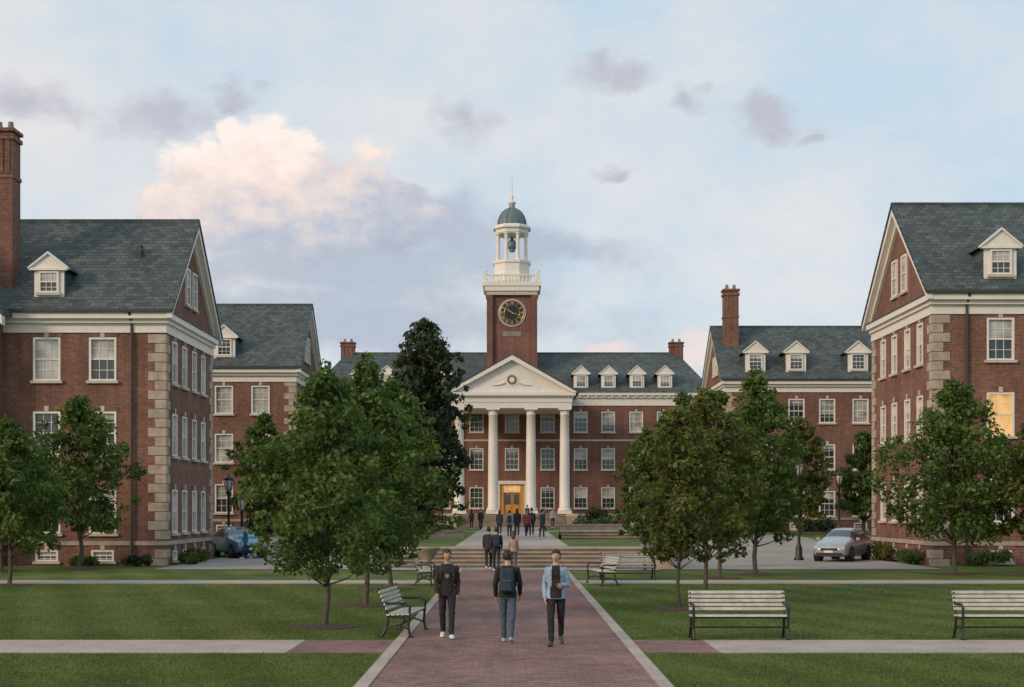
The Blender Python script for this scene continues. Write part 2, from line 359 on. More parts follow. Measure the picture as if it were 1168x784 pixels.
def hall(name,x0,x1,y0,y1,zb,ze,zr,fx,rows,side,sus,dorm,litset={},quoin=True,pipe=None,ww=1.2,sw=.95,attic=None):
    e=empty(name); B=newB()
    Ff=(V((x0,y0,0)),V((1,0,0)),V((0,-1,0)))
    wins=[]
    for x in fx:
        for r,(a,b_) in enumerate(rows):
            q=[x-x0,a,b_,ww]
            if (x,r) in litset: q.append(litset[(x,r)])
            wins.append(tuple(q))
        wins.append((x-x0,zb+.18,zb+.68,1.0))
    ztop=ze-.2
    wall(B,Ff,x1-x0,zb-.5,ztop,wins,'brick')
    L=y1-y0
    for s,xx in ((1,x1),(-1,x0)):
        F=(V((xx,y0,0)),V((0,1,0)),V((s,0,0)))
        ws=[(u,a,b_,sw) for u in sus for a,b_ in rows] if s==side else []
        if s==side: ws+=[(u,zb+.18,zb+.62,.8) for u in sus]
        wall(B,F,L,zb-.5,ze-.2,ws,'brick')
        sl=(zr-ze)/(L/2+.5); ym=L/2
        poly=[(0,ze-.2),(L,ze-.2),(L,ze+.5*sl-.16),(ym,zr-.16),(0,ze+.5*sl-.16)]
        B['walls'].face([V((xx,y0+u,z)) for u,z in poly],'brick')
        if s==side:
            for u in (attic[0] if attic else ()): window(B,F,u,attic[1],attic[2],sw*.9,proud=True)
        t=B['trim']; sgn=s
        def bx(a,b_,*r): t.box(min(a,b_),max(a,b_),*r)
        bx(xx,xx+sgn*.32,y0+.001,y1,ze-.42,ze-.17,'white'); bx(xx,xx+sgn*.18,y0+.001,y1,ze-.6,ze-.42,'white'); bx(xx,xx+sgn*.07,y0+.001,y1,ze-1.0,ze-.6,'white')
        B['roof'].prism([(y0+.0,ze-.165),(y0+.0,ze-.11),(y1,ze-.11),(y1,ze-.165)],'x',min(xx,xx+sgn*.36),max(xx,xx+sgn*.36),'slate')
        ya,yb,yc=y0-.5,(y0+y1)/2,y1+.5
        ch=[(ya,ze-.152),(yb,zr-.152*1.2),(yc,ze-.152),(yc,ze-.4),(yb,zr-.55),(ya,ze-.4)]
        t.prism(ch,'x',min(xx+sgn*.15,xx+sgn*.4),max(xx+sgn*.15,xx+sgn*.4),'white')
        ch=[(ya+.3,ze-.152),(yb,zr-.5),(yc-.3,ze-.152),(yc-.6,ze-.152),(yb,zr-.85),(ya+.6,ze-.152)]
        t.prism(ch,'x',min(xx+sgn*.002,xx+sgn*.148),max(xx+sgn*.002,xx+sgn*.148),'white')
    B['walls'].face([V((x0,y1,zb-.5)),V((x1,y1,zb-.5)),V((x1,y1,ztop)),V((x0,y1,ztop))],'brick')
    t=B['trim']
    t.box(x0-.32,x1+.32,y0-.46,y0,ze-.42,ze-.172,'white'); t.box(x0-.18,x1+.18,y0-.26,y0,ze-.6,ze-.42,'white'); t.box(x0-.07,x1+.07,y0-.08,y0,ze-1.0,ze-.6,'white')
    ya,yb,yc=y0-.5,(y0+y1)/2,y1+.5
    B['roof'].prism([(ya,ze),(yb,zr),(yc,ze),(yc,ze-.15),(yb,zr-.18),(ya,ze-.15)],'x',x0-.45,x1+.45,'slate')
    B['roof'].box(x0-.43,x1+.43,yb-.12,yb+.12,zr-.1,zr+.05,'slate')
    t.box(x0-.44,x1+.44,y0-.6,y0-.5,ze-.16,ze-.03,'copper')
    t.box(x0-.06,x1+.06,y0-.06,y1,zb+.88,zb+1.06,'stone')
    if quoin:
        z=zb-.1; k=0
        while z<ze-1.05:
            l=.75 if k%2==0 else .45; l2=.45 if k%2==0 else .75; hh=min(.40,ze-1.02-z)
            if z>zb+1.06 or z+hh<zb+.88:
                if side>0: t.box(x1-l,x1+.032,y0-.032,y0+l2,z+.01,z+hh-.01,'stone')
                else: t.box(x0-.032,x0+l,y0-.032,y0+l2,z+.01,z+hh-.01,'stone')
                xx=x1 if side>0 else x0
                t.box(xx-.2,xx+.031,y1-l2,y1+.03,z+.01,z+hh-.01,'stone') if side>0 else t.box(xx-.031,xx+.2,y1-l2,y1+.03,z+.01,z+hh-.01,'stone')
            z+=.41; k+=1
    sl=(zr-ze)/((y1-y0)/2+.5)
    for d in dorm:
        yf=y0+.15; dormer(B,d[0],yf,ze+.65*sl,d[1],d[2],d[3],sl)
    if pipe:
        for px in pipe: t.tube([(px,y0-.12,zb),(px,y0-.12,ze-.6),(px,y0-.5,ze-.2)],[.06]*3,'copper',8)
    return e,B
rowsA=((1.4,3.35),(4.85,6.75),(8.1,10.0))
eA,B=hall('brick_dormitory',-46,-15.2,61.5,71.1,0,11.2,16.1,[-17.95,-20.4,-24.9,-27.4,-36,-39,-42],rowsA,1,[1.7,3.6,5.6,7.5],
    [(-20.35,1.3,1.25,.62),(-38,1.3,1.25,.62)],pipe=[-16.65],attic=([4.1,5.5],12.0,13.7))
chimney(B,-22.62,62.6,1.0,10.5,19.35)
B['walls'].prism([(-33,-.5),(-22.3,-.5),(-22.3,11.0),(-27.65,17.6),(-33,11.0)],'y',60.3,61.49,'brick')
B['trim'].prism([(-33.5,10.75),(-33.5,10.35),(-27.65,17.6),(-21.8,10.35),(-21.8,10.75),(-27.65,18.0)],'y',59.9,60.29,'white')
B['roof'].prism([(-33.55,10.8),(-27.65,18.05),(-21.75,10.8),(-21.75,10.95),(-27.65,18.25),(-33.55,10.95)],'y',59.85,66.5,'slate')
B['trim'].box(-33.1,-22.2,60.0,60.29,10.0,10.45,'white')
FW=(V((-33,60.3,0)),V((1,0,0)),V((0,-1,0)))
for u in (10.0,7.4,4.5,1.6):
    for a,b_ in rowsA: window(B,FW,u,a,b_,1.2,proud=True)
B['roof'].box(-17.3,-16.9,63.9,64.3,13.6,14.5,'slate')
finish(B,eA)
rowsC=((1.9,3.8),(5.65,7.55),(8.95,10.8))
eC,B=hall('brick_dormitory',18.3,50,61,71.2,0,11.95,16.85,[21.25,24.4,27.5,30.6,33.7,37],rowsC,-1,[1.9,3.9,6.1,8.1],
    [(21.3,1.4,1.4,.7),(27.6,1.4,1.4,.7)],litset={(21.25,1):'lit'},pipe=[19.75],attic=([4.3,5.9],12.6,14.3))
finish(B,eC)
rowsB=((2.2,4.1),(5.5,7.4),(8.7,10.55))
eB,B=hall('brick_dormitory',-46,-14.2,92,102,.75,11.8,16.6,[-16.5,-18.9,-21.3,-23.7,-26.1],rowsB,1,[2,4,6,8],
    [(-18.9,1.4,1.4,.7),(-23.7,1.4,1.4,.7)],attic=([4.3,5.7],12.6,14.3))
finish(B,eB)
rowsD=((1.9,3.8),(5.4,7.3),(8.9,10.7))
eD,B=hall('brick_dormitory',16.0,52,105,115.5,.75,12.2,16.8,[18.9,21.3,23.6,26.1,28.7,31,34],rowsD,-1,[2,4,6.3,8.3],
    [(18.25,1.5,1.5,.75),(21.3,1.5,1.5,.75),(25.95,1.5,1.5,.75),(31,1.5,1.5,.75)],attic=([4.4,5.9],12.9,14.4))
chimney(B,16.9,108.5,1.1,13,19.4)
finish(B,eD)
# ------------------------------------------------------------------ main hall
eM=empty('clock_tower_hall'); B=newB()
X0,X1,Y0,Y1=-19.6,19.6,140.,156.
rowsM=((2.5,4.6),(6.35,8.5),(10.1,12.15))
F=(V((X0,Y0,0)),V((1,0,0)),V((0,-1,0)))
ws=[]
for x in (6.85,9.6,12.4,15.15,17.9):
    for s in (-1,1): ws+=[(s*x-X0,a,b_,1.35) for a,b_ in rowsM]
for x in (-3.55,0,3.55):
    for k,(a,b_) in enumerate(rowsM):
        if x==0 and k==0: continue
        ws.append((x-X0,a,b_,1.4))
ws.append((-X0,2.0,4.9,2.4,'door'))
for x in (6.85,9.6,12.4,15.15,17.9):
    for s in (-1,1): ws.append((s*x-X0,.95,1.5,1.1))
wall(B,F,X1-X0,.2,13.9,ws,'brick_main')
for s,xx in ((1,X1),(-1,X0)):
    wall(B,(V((xx,Y0,0)),V((0,1,0)),V((s,0,0))),16,.2,13.9,[(u,a,b_,1.3) for u in (2.5,6,10,13.5) for a,b_ in rowsM],'brick_main')
B['walls'].face([V((X0,Y1,.2)),V((X1,Y1,.2)),V((X1,Y1,13.9)),V((X0,Y1,13.9))],'brick_main')
t=B['trim']
t.box(X0-.5,X1+.5,Y0-.5,Y1+.5,13.75,14.05,'white'); t.box(X0-.28,X1+.28,Y0-.28,Y1+.28,13.5,13.75,'white'); t.box(X0-.1,X1+.1,Y0-.1,Y1+.1,12.75,13.5,'white')
t.box(X0-.08,X1+.08,Y0-.08,Y0-.001,1.75,1.98,'stoneplain'); t.box(X0-.05,X1+.05,Y0-.05,Y0-.001,9.2,9.38,'stoneplain')
for x in [i*.8-19.6 for i in range(50)]:
    if abs(x)>6: t.box(x-.1,x+.1,Y0-.42,Y0-.28,13.55,13.75,'white')
r=B['roof']; a=.6; zE,zR=14.06,18.9; hx=17.4; ym=148
c=[V((X0-a,Y0-a,zE)),V((X1+a,Y0-a,zE)),V((X1+a,Y1+a,zE)),V((X0-a,Y1+a,zE))]; R1=V((-hx,ym,zR)); R2=V((hx,ym,zR))
r.face([c[0],c[1],R2,R1],'slate'); r.face([c[2],c[3],R1,R2],'slate'); r.face([c[1],c[2],R2],'slate'); r.face([c[3],c[0],R1],'slate')
r.box(-hx,hx,ym-.12,ym+.12,zR-.1,zR+.06,'slate')
sl=(zR-zE)/8.6
for x in (6.9,9.65,12.5,15.3):
    dormer(B,x,Y0+.3,zE+.9*sl-.1,1.45,1.5,.75,sl)
    dormer(B,-x,Y0+.3,zE+.9*sl-.1,1.45,1.5,.75,sl)
for x in (-17.3,17.3): chimney(B,x,148,1.4,17,20.0,1.2)
t.box(-6.1,6.1,131.0,139.99,.4,2.0,'stone')
stair(t,-5.0,5.0,128.4,.33,8,.75,.156,130.999)
for x in (-5.95,5.05): t.box(x,x+.9,128.2,130.99,.4,1.75,'stone'); t.box(x-.05,x+.95,128.15,131.05,1.751,1.9,'stoneplain')
cols=MB()
for x in (-4.95,-1.78,1.78,4.95):
    cols.lathe([(.62,.0),(.66,.08),(.62,.2),(.52,.26),(.55,.34),(.49,.42),(.475,3.2),(.44,6.5),(.405,9.0),(.46,9.04),(.46,9.12),(.41,9.16),(.41,9.3),(.55,9.5)],(x,132,2.25),'white',28)
    t.box(x-.66,x+.66,131.34,132.66,2.0,2.252,'white'); t.box(x-.62,x+.62,131.38,132.62,11.74,11.9,'white')
cols.obj('columns',eM,True)
t.box(-5.6,5.6,131.4,139.95,11.9,12.45,'white'); t.box(-5.66,5.66,131.34,139.96,12.45,13.05,'white')
for i in range(34): t.box(-5.6+i*.34-.07,-5.6+i*.34+.09,131.16,131.34,12.9,13.05,'white')
t.box(-5.95,5.95,131.0,139.97,13.052,13.35,'white')
t.prism([(-5.6,13.35),(5.6,13.35),(0,16.4)],'y',131.5,131.7,'white')
for s in (-1,1):
    t.prism([(s*6.15,13.352),(s*5.6,13.352),(0,16.38),(0,16.85)],'y',130.95,131.49,'white')
    r.prism([(s*6.2,13.40),(0,16.86),(0,16.98),(s*6.35,13.45)],'y',130.9,147,'slate')
t.prism([(-5.5,13.36),(5.5,13.36),(0,16.2)],'y',131.71,140.5,'white')
md=MB()
def disc(mb,x,y,z,rr,th,mat,seg=32):
    pts=[(x+rr*math.cos(2*math.pi*k/seg),z+rr*math.sin(2*math.pi*k/seg)) for k in range(seg)]; mb.prism(pts,'y',y-th,y,mat)
disc(md,0,131.5,14.55,.62,.06,'white'); disc(md,0,131.44,14.55,.46,.03,'riser'); disc(md,0,131.41,14.55,.25,.03,'white')
for s in (-1,1): md.tube([(s*.7,131.42,14.3),(s*1.2,131.42,14.12),(s*1.9,131.42,14.05)],[.12,.09,.03],'white',8)
for x in (-5.3,5.3): t.box(x-.4,x+.4,139.8,139.999,2.0,11.9,'white')
dz=MB()
for k in (-1,1):
    dz.box(min(0,k*.82)+.02*(k>0),max(0,k*.82)-.02*(k<0),140.1,140.16,2.02,4.1,'door')
    for zz in ((2.15,2.75),(2.9,3.9)): dz.box(min(k*.15,k*.7),max(k*.15,k*.7),140.06,140.098,zz[0],zz[1],'glass' if zz[0]>2.5 else 'door')
dz.box(-1.0,1.0,140.1,140.14,4.2,4.8,'lit')
for x in (-.5,0,.5): dz.box(x-.02,x+.02,140.05,140.099,4.2,4.8,'white')
for k in (-1,1): dz.box(min(k*.83,k*1.2),max(k*.83,k*1.2),139.92,140.17,2.0,4.85,'door')
t.box(-.84,.84,139.92,140.2,4.08,4.2,'white'); t.box(-1.4,1.4,139.7,139.998,4.9,5.25,'white')
for k in (-1,1): t.box(min(k*1.21,k*1.45),max(k*1.21,k*1.45),139.8,139.998,2.0,4.9,'white')
dz.obj('entrance_doors',eM); md.obj('pediment_medallion',eM)
for x in (-2.0,2.0):
    t.box(x-.12,x+.12,139.7,139.95,3.8,4.3,'iron'); t.box(x-.09,x+.09,139.66,139.69,3.86,4.24,'globe')
w=B['walls']; h=2.52; TY=146.0
w.box(-h,h,TY-h,TY+h,13,24.7,'brick_main')
for s in (-1,1):
    for q in (-1,1): w.box(min(s*h,s*(h-.55))-(.06 if s<0 else -.0),max(s*h,s*(h-.55))+(.06 if s>0 else 0),TY+q*h-.3-.06*(q<0)+.0,TY+q*h+.3,16,24.3,'brick_main')
t.box(-h-.06,h+.06,TY-h-.38,TY+h+.38,24.3,24.7,'stoneplain')
t.box(-h-.25,h+.25,TY-h-.5,TY+h+.5,24.7,25.2,'white'); t.box(-h-.45,h+.45,TY-h-.6,TY+h+.6,25.2,25.6,'white')
t.box(-.95,.95,TY-h-.04,TY-h+.1,20.1,20.6,'granite')
for s in (-1,1):
    for q in range(15):
        a=-2.6+q*5.2/14
        for P in ((a,TY+s*2.7),(s*2.7,TY+a)):
            t.lathe([(.05,0),(.09,.2),(.05,.55),(.06,.7)],(P[0],P[1],25.6),'white',6)
    t.box(-2.8,2.8,TY+s*2.7-.09,TY+s*2.7+.09,26.3,26.42,'white'); t.box(s*2.7-.09,s*2.7+.09,TY-2.6,TY+2.6,26.302,26.418,'white')
    for q in (-1,1):
        t.box(s*2.7-.18,s*2.7+.18,TY+q*2.7-.18,TY+q*2.7+.18,25.6,26.6,'white')
        t.lathe([(.08,0),(.14,.12),(.14,.2),(.06,.3),(.03,.4)],(s*2.7,TY+q*2.7,26.6),'white',10)
o8=math.pi/8
la=MB()
la.lathe([(2.1,0),(2.1,.9),(2.2,.92),(2.2,1.1),(1.95,1.12),(1.95,2.2),(2.1,2.25),(2.1,2.5)],(0,TY,25.6),'white',8,o8)
for k in range(8):
    an=o8+k*math.pi/4
    la.lathe([(.26,0),(.26,.15),(.19,.2),(.17,2.6),(.26,2.75),(.26,2.85)],(1.55*math.cos(an),TY+1.55*math.sin(an),28.1),'white',12)
la.lathe([(.3,0),(.3,.2),(.55,.5),(.45,1.0),(.2,1.3),(.05,1.6)],(0,TY,29.2),'dome',14)
la.lathe([(1.75,0),(1.85,.12),(1.85,.5),(2.1,.55),(2.1,.75),(1.9,.8),(1.8,.95)],(0,TY,30.9),'white',8,o8)
la.obj('lantern',eM)
dm=MB()
prof=[(1.55*math.cos(q),1.9*math.sin(q)) for q in [i*math.pi/2/9 for i in range(9)]]+[(.28,1.9)]
dm.lathe([(1.58,-.1)]+prof,(0,TY,31.85),'dome',24)
for k in range(8):
    an=o8+k*math.pi/4
    dm.tube([((r_+.03)*math.cos(an),TY+(r_+.03)*math.sin(an),31.85+z) for r_,z in prof],[.05]*len(prof),'dome',6)
dm.lathe([(.32,0),(.32,.5),(.42,.55),(.42,.65),(.2,.8),(.1,1.0),(.2,1.15),(.1,1.35),(.05,1.6),(.035,3.2),(.015,4.2)],(0,TY,33.7),'white',12)
dm.obj('dome',eM,True)
ck=MB(); yc=TY-h
disc(ck,0,yc+.02,22.5,1.42,.10,'stoneplain',48); disc(ck,0,yc-.081,22.5,1.27,.03,'clock',48)
ring=[(1.2*math.cos(2*math.pi*k/48),yc-.125,22.5+1.2*math.sin(2*math.pi*k/48)) for k in range(49)]
ck.tube(ring,[.022]*49,'gold',6,ref=V((0,1,0))); ring=[(.78*math.cos(2*math.pi*k/48),yc-.12,22.5+.78*math.sin(2*math.pi*k/48)) for k in range(49)]
ck.tube(ring,[.015]*49,'gold',6,ref=V((0,1,0)))
def hand(an,l,wd,b_):
    an=math.radians(an); dx,dz_=math.sin(an),math.cos(an)
    ck.tube([(-dx*.2,yc-b_,22.5-dz_*.2),(dx*l*.6,yc-b_,22.5+dz_*l*.6),(dx*l,yc-b_,22.5+dz_*l)],[(wd,wd),(wd*.9,wd*.9),(.01,.01)],'gold',6)
hand(305,.68,.06,.15); hand(110,1.05,.045,.17)
ck.obj('clock_face',eM)
for k,s in enumerate(('XII','I','II','III','IV','V','VI','VII','VIII','IX','X','XI')):
    cu=bpy.data.curves.new('numeral','FONT'); cu.body=s; cu.size=.42; cu.align_x='CENTER'; cu.align_y='CENTER'; cu.extrude=.01; cu.materials.append(M['gold'])
    o=bpy.data.objects.new('clock_numeral',cu); COL.objects.link(o); o.parent=eM
    an=math.radians(30*k); o.location=(math.sin(an)*.99,yc-.125,22.5+math.cos(an)*.99); o.rotation_euler=(math.pi/2,an,0)
    o.scale=(.8,1,1)
finish(B,eM)
# ------------------------------------------------------------------ foliage
def leaves(cent,rad,n,size,flat=.8,rs=None):
    rs=rs or RNG
    cent=np.array(cent); rad=np.array(rad); m=len(cent); w=rad**2; w/=w.sum()
    idx=rs.choice(m,n,p=w)
    d=rs.normal(size=(n,3)); d/=np.linalg.norm(d,axis=1)[:,None]
    rr=rs.uniform(.25,1.,n)**.45*(1+rs.normal(size=n)*.14)
    p=cent[idx]+d*(rad[idx]*rr)[:,None]*np.array([1,1,flat])
    nr=d*.7+rs.normal(size=(n,3))*.6+np.array([0,0,.35]); nr/=np.linalg.norm(nr,axis=1)[:,None]
    a=np.cross(nr,rs.normal(size=(n,3))); a/=np.linalg.norm(a,axis=1)[:,None]; b=np.cross(nr,a)
    s=size*rs.uniform(.6,1.35,n)[:,None]
    q=np.stack([p-a*s*.6,p+b*s*.36+nr*s*.08,p+a*s*.6-nr*s*.1,p-b*s*.36+nr*s*.08],1)
    f=np.arange(n*4).reshape(n,4)
    clr=rs.uniform(0,1,m)[idx]*.55+rs.uniform(0,1,n)*.45
    return q.reshape(-1,3),f,clr
def tree(name,x,y,H,R,zb,seed,leaf=.12,n=9000,mat='leaf',tr=.09,ncl=46,shape='oval'):
    rs=np.random.default_rng(seed); g=hgt(x,y); e=empty(name,(x,y,g))
    hc=H-zb; cent=[];rad=[]
    ph=rs.uniform(0,6.28,4)
    def lobe(an,t): return 1+.13*math.sin(2*an+ph[0]+3*t)+.11*math.sin(3*an+ph[1]-5*t)+.09*math.sin(9*t+ph[2]+an)
    def prf(t):
        if shape=='oval': return (math.sin(math.pi*min(1,(t*.92+.10))**.8))**.8
        if shape=='tall': return min(1.,.55+t*1.2)*(max(0,1-t**3.2))**.6
        return (math.sin(math.pi*(t*.85+.12)))**.5
    for k in range(ncl):
        t=min(.985,max(.01,(k+.5)/ncl*.97+.015+rs.normal()*.03)); pr=prf(t)
        an=k*2.399+rs.normal()*.5; q=R*pr*rs.uniform(.35,.9)*lobe(an,t)
        cr=R*rs.uniform(.15,.31)*(.75+.35*pr)
        cent.append((q*math.cos(an),q*math.sin(an),zb+hc*t)); rad.append(cr)
    for k in range(5):
        t=.18+.13*k; cent.append((rs.normal()*.1*R,rs.normal()*.1*R,zb+hc*t)); rad.append(R*.30)
    for k in range(int(ncl*1.5)):
        t=rs.uniform(.0,1.0); pr=prf(min(.99,max(.02,t)))
        an=rs.uniform(0,6.28); q=R*pr*rs.uniform(.85,1.13)*lobe(an,t); cent.append((q*math.cos(an),q*math.sin(an),zb+hc*t+rs.normal()*.12)); rad.append(R*rs.uniform(.07,.14))
    v,f,c=leaves(cent,rad,n,leaf,.75,rs)
    np_mesh('foliage',v,f,M[mat],c,e)
    b=MB(); bend=[(rs.normal()*.03*R,rs.normal()*.03*R) for _ in range(6)]
    tp=[(0,0,-.05),(0,0,.06)]+[(bend[i][0],bend[i][1],zb*.5+(H*.9-zb*.5)*i/5) for i in range(6)]
    b.tube(tp,[tr*1.5,tr*1.1]+[tr*(1-.16*i) for i in range(6)],'bark',9)
    for k in range(0,min(ncl,30)):
        c_=V(cent[k*ncl//30 if ncl>30 else k]); z0=max(zb*.75,c_.z-hc*.22); c0=V((0,0,z0)); mid=(c0+c_)/2+V((0,0,.04*H*rs.uniform(-.5,.3)))
        b.tube([c0,mid,c_],[tr*.42,tr*.26,tr*.08],'bark',6)
    b.obj('trunk_and_limbs',e,True)
    if R<2.8 and H<9:
        mb=MB(); mb.lathe([(.78,-.1),(.74,.02),(.3,.05)],(0,0,0),'mulch',18); mb.obj('mulch_ring',e)
    return e
tree('shade_tree',-3.95,29.6,5.4,1.68,1.15,1,.105,13500,tr=.058,ncl=62)
tree('shade_tree',-3.75,36,6.15,1.75,1.2,2,.12,11500,tr=.065,ncl=56)
tree('shade_tree',-3.75,43.5,6.4,1.85,1.5,3,.13,9500,tr=.07,ncl=50)
tree('shade_tree',4.15,34.8,4.9,1.3,1.3,4,.115,7800,'leafy',tr=.045,ncl=46)
tree('shade_tree',5.3,38.5,5.6,1.65,1.35,5,.12,10000,'leafy',tr=.06,ncl=54)
tree('shade_tree',9.2,53,7.5,2.05,1.4,6,.15,10500,'leaf',tr=.085,ncl=52)
tree('shade_tree',7.4,50,6.5,1.35,1.5,26,.15,5500,'leaf',tr=.07,ncl=44)
tree('shade_tree',5.3,56,5.7,1.2,1.4,7,.14,5500,'leaf',tr=.06,ncl=40)
tree('shade_tree',-16.3,45.5,5.3,1.95,1.2,8,.14,9500,'leaf',tr=.07,ncl=50)
tree('shade_tree',-17.6,57,7.0,2.2,1.6,9,.16,9000,'leaf',tr=.085,ncl=50)
tree('shade_tree',-20.4,56,5.6,2.0,1.4,19,.16,7500,'leaf',tr=.085,ncl=44)
tree('shade_tree',16.7,53,7.2,2.5,1.5,10,.15,13500,'leaf',tr=.09,ncl=60)
tree('shade_tree',19.2,52,5.6,1.6,1.5,11,.15,7500,'leafy',tr=.07,ncl=44)
tree('shade_tree',-6.85,110,16.2,3.75,1.6,12,.34,16500,'leafd',tr=.3,ncl=80,shape='tall')
tree('shade_tree',-15.2,86,7.4,2.2,1.2,13,.22,7500,'leaf',tr=.12,ncl=44)
tree('shade_tree',-11.6,86,6.6,2.0,1.2,14,.22,6500,'leafy',tr=.12,ncl=44)
tree('shade_tree',-10.6,98,9.5,2.7,1.2,24,.26,7000,'leaf',tr=.14,ncl=44)
tree('shade_tree',18.9,92,7.6,2.2,1.2,15,.22,7500,'leafy',tr=.12,ncl=44)
tree('shade_tree',16.0,96,8.6,2.2,1.2,16,.22,7500,'leaf',tr=.12,ncl=44)
tree('shade_tree',11.0,90,9.0,2.6,1.2,17,.24,7500,'leaf',tr=.12,ncl=44)
tree('shade_tree',23.6,94,6.8,2.0,1.2,18,.24,6000,'leaf',tr=.12,ncl=40)
def shrub(name,x,y,w,d,h,seed,n=1800,size=.09,mat='leaf'):
    rs=np.random.default_rng(seed); g=hgt(x,y); e=empty(name,(x,y,g)); c=[];r=[]
    for k in range(16):
        c.append((rs.uniform(-.5,.5)*w*.8,rs.uniform(-.5,.5)*d*.8,h*rs.uniform(.3,.65))); r.append(h*rs.uniform(.28,.42))
    v,f,cl=leaves(c,r,n,size,.9,rs); v[:,2]=np.maximum(v[:,2],.01); np_mesh('foliage',v,f,M[mat],cl,e)
    b=MB()
    for k in range(5): b.tube([(0,0,0),tuple(np.array(c[k])*.9)],[.03,.01],'bark',5)
    b.obj('stems',e)
i=0
for (x,y,w,d,h,mt) in ((-16.2,60.5,1.2,.8,.55,'leafd'),(-14.4,62.5,.9,2.,.6,'leafy'),(-14.5,65.2,.9,2.,.8,'leafy'),(-18.6,60.6,1.6,.8,.5,'leaf'),
    (8.3,137.5,3.2,1.6,2.1,'leafd'),(12.5,138,3.,1.5,1.6,'leaf'),(16.3,138,3.,1.5,1.7,'leafd'),(-8.3,137.5,3.2,1.6,2.0,'leafd'),(-12.5,138,3.,1.5,1.7,'leaf'),
    (20.5,60.2,2.,.8,.8,'leaf'),(17.9,63,.7,2.2,.8,'leaf'),(17.8,67,.7,2.2,.9,'leafy'),(9.3,85,2.,1.,1.,'leafd'),(-6.5,86,2.,1.,.9,'leafd'),(-4.2,85.4,1.6,.9,.8,'leafy'),
    (18.6,104,2.4,1.,1.3,'leaf'),(22.6,104,2.4,1.,1.2,'leafd'),(-16.6,90.8,2.4,1.,1.3,'leafd'),(7.4,66,1.6,1.,.7,'leafy'),(-7.2,66,1.6,1.,.7,'leafd'),(5.0,86,3.,1.,1.3,'leaf')):
    i+=1; shrub('shrub',x,y,w,d,h,100+i,1600 if y>80 else 2200,.17 if y>80 else .09,mt)
rs=np.random.default_rng(55); c=[];r=[]
for k in range(260):
    a=-1+2*k/259; c.append((a*330,215+rs.uniform(0,40),rs.uniform(2,9))); r.append(rs.uniform(3,5.5))
v,f,cl=leaves(c,r,26000,1.1,.9,rs); np_mesh('distant_tree_line',v,f,M['leafd'],cl)
n=420000
yy=19+RNG.uniform(0,1,n)**1.35*27; xx=RNG.uniform(-1,1,n)*(yy*.40+1.2)
keep=~((xx>-2.24)&(xx<2.3))&~((yy>24.12)&(yy<26.58))
for (tx,ty) in ((-3.95,29.6),(-3.75,36),(-3.75,43.5),(4.15,34.8),(5.3,38.5)): keep&=((xx-tx)**2+(yy-ty)**2>.62)
xx=xx[keep];yy=yy[keep];n=len(xx)
hh=RNG.uniform(.018,.045,n); an=RNG.uniform(0,6.283,n); wd=RNG.uniform(.004,.008,n)*1.2; lx=RNG.normal(size=n)*.022; ly=RNG.normal(size=n)*.022
v=np.zeros((n,3,3)); v[:,0]=np.stack([xx-np.cos(an)*wd,yy-np.sin(an)*wd,np.zeros(n)],1); v[:,1]=np.stack([xx+np.cos(an)*wd,yy+np.sin(an)*wd,np.zeros(n)],1); v[:,2]=np.stack([xx+lx,yy+ly,hh],1)
st=np.tanh(2*np.sin((xx+.35*yy)*3.2))*.14
np_mesh('grass_blades',v.reshape(-1,3),np.arange(n*3).reshape(n,3),M['blade'],np.clip(RNG.uniform(.1,.9,n)+st,0,1))
n=1100; yy=RNG.uniform(20,50,n); xx=RNG.uniform(-1,1,n)*yy*.38; a=RNG.uniform(0,6.28,n); s=RNG.uniform(.02,.045,n); z=np.full(n,.05)
z[np.abs(xx)<2.2]=.034
q=np.stack([np.stack([xx+np.cos(a+k*1.5708)*s*(1 if k%2 else .6),yy+np.sin(a+k*1.5708)*s*(1 if k%2 else .6),z+(.008 if k%2 else 0)],1) for k in range(4)],1)
np_mesh('fallen_leaves',q.reshape(-1,3),np.arange(n*4).reshape(n,4),leafmat('dry_leaves',(.10,.06,.02),(.22,.13,.04),(.3,.2,.06)),RNG.uniform(0,1,n))
# ------------------------------------------------------------------ benches
def bench(x,y,yaw,L=1.85):
    e=empty('park_bench',(x,y,hgt(x,y)+.015),yaw); s=MB(); h=L/2
    for k in range(5): s.box(-h,h,-.24+k*.095,-.24+k*.095+.07,.435-.004*k,.465-.004*k,'slat')
    for k in range(5):
        z=.53+k*.078; yb=.20+.035*k*.9; s.box(-h,h,yb,yb+.028,z,z+.055,'slat')
    s.obj('slats',e); f=MB()
    for u in (-h+.03,h-.03):
        f.tube([(u,-.26,0),(u,-.22,.2),(u,-.24,.43),(u,-.25,.60),(u,-.15,.66),(u,.1,.65),(u,.26,.66)],[.026]*7,'iron',8,ref=V((1,0,0)))
        f.tube([(u,.30,0),(u,.20,.2),(u,.17,.42),(u,.25,.6),(u,.37,.95)],[.028,.026,.026,.024,.02],'iron',8,ref=V((1,0,0)))
        f.tube([(u,-.25,.41),(u,0,.40),(u,.2,.41)],[.024]*3,'iron',8,ref=V((0,0,1)))
        f.tube([(u,-.23,.16),(u,0,.24),(u,.22,.16)],[.018]*3,'iron',8,ref=V((0,0,1)))
        for yy_ in (-.27,.31): f.box(u-.045,u+.045,yy_-.05,yy_+.05,0,.025,'iron')
    f.tube([(-h+.03,0,.22),(h-.03,0,.22)],[.016]*2,'iron',8)
    f.tube([(-h+.03,.0,.405),(h-.03,.0,.405)],[.018]*2,'iron',8)
    f.obj('iron_frame',e)
bench(4.33,26.75,0); bench(9.42,26.75,0)
bench(-2.12,27.9,math.radians(90-6)); bench(-2.85,46.2,math.radians(90)); bench(2.95,46.0,math.radians(-78)); bench(4.05,48.9,math.radians(6))
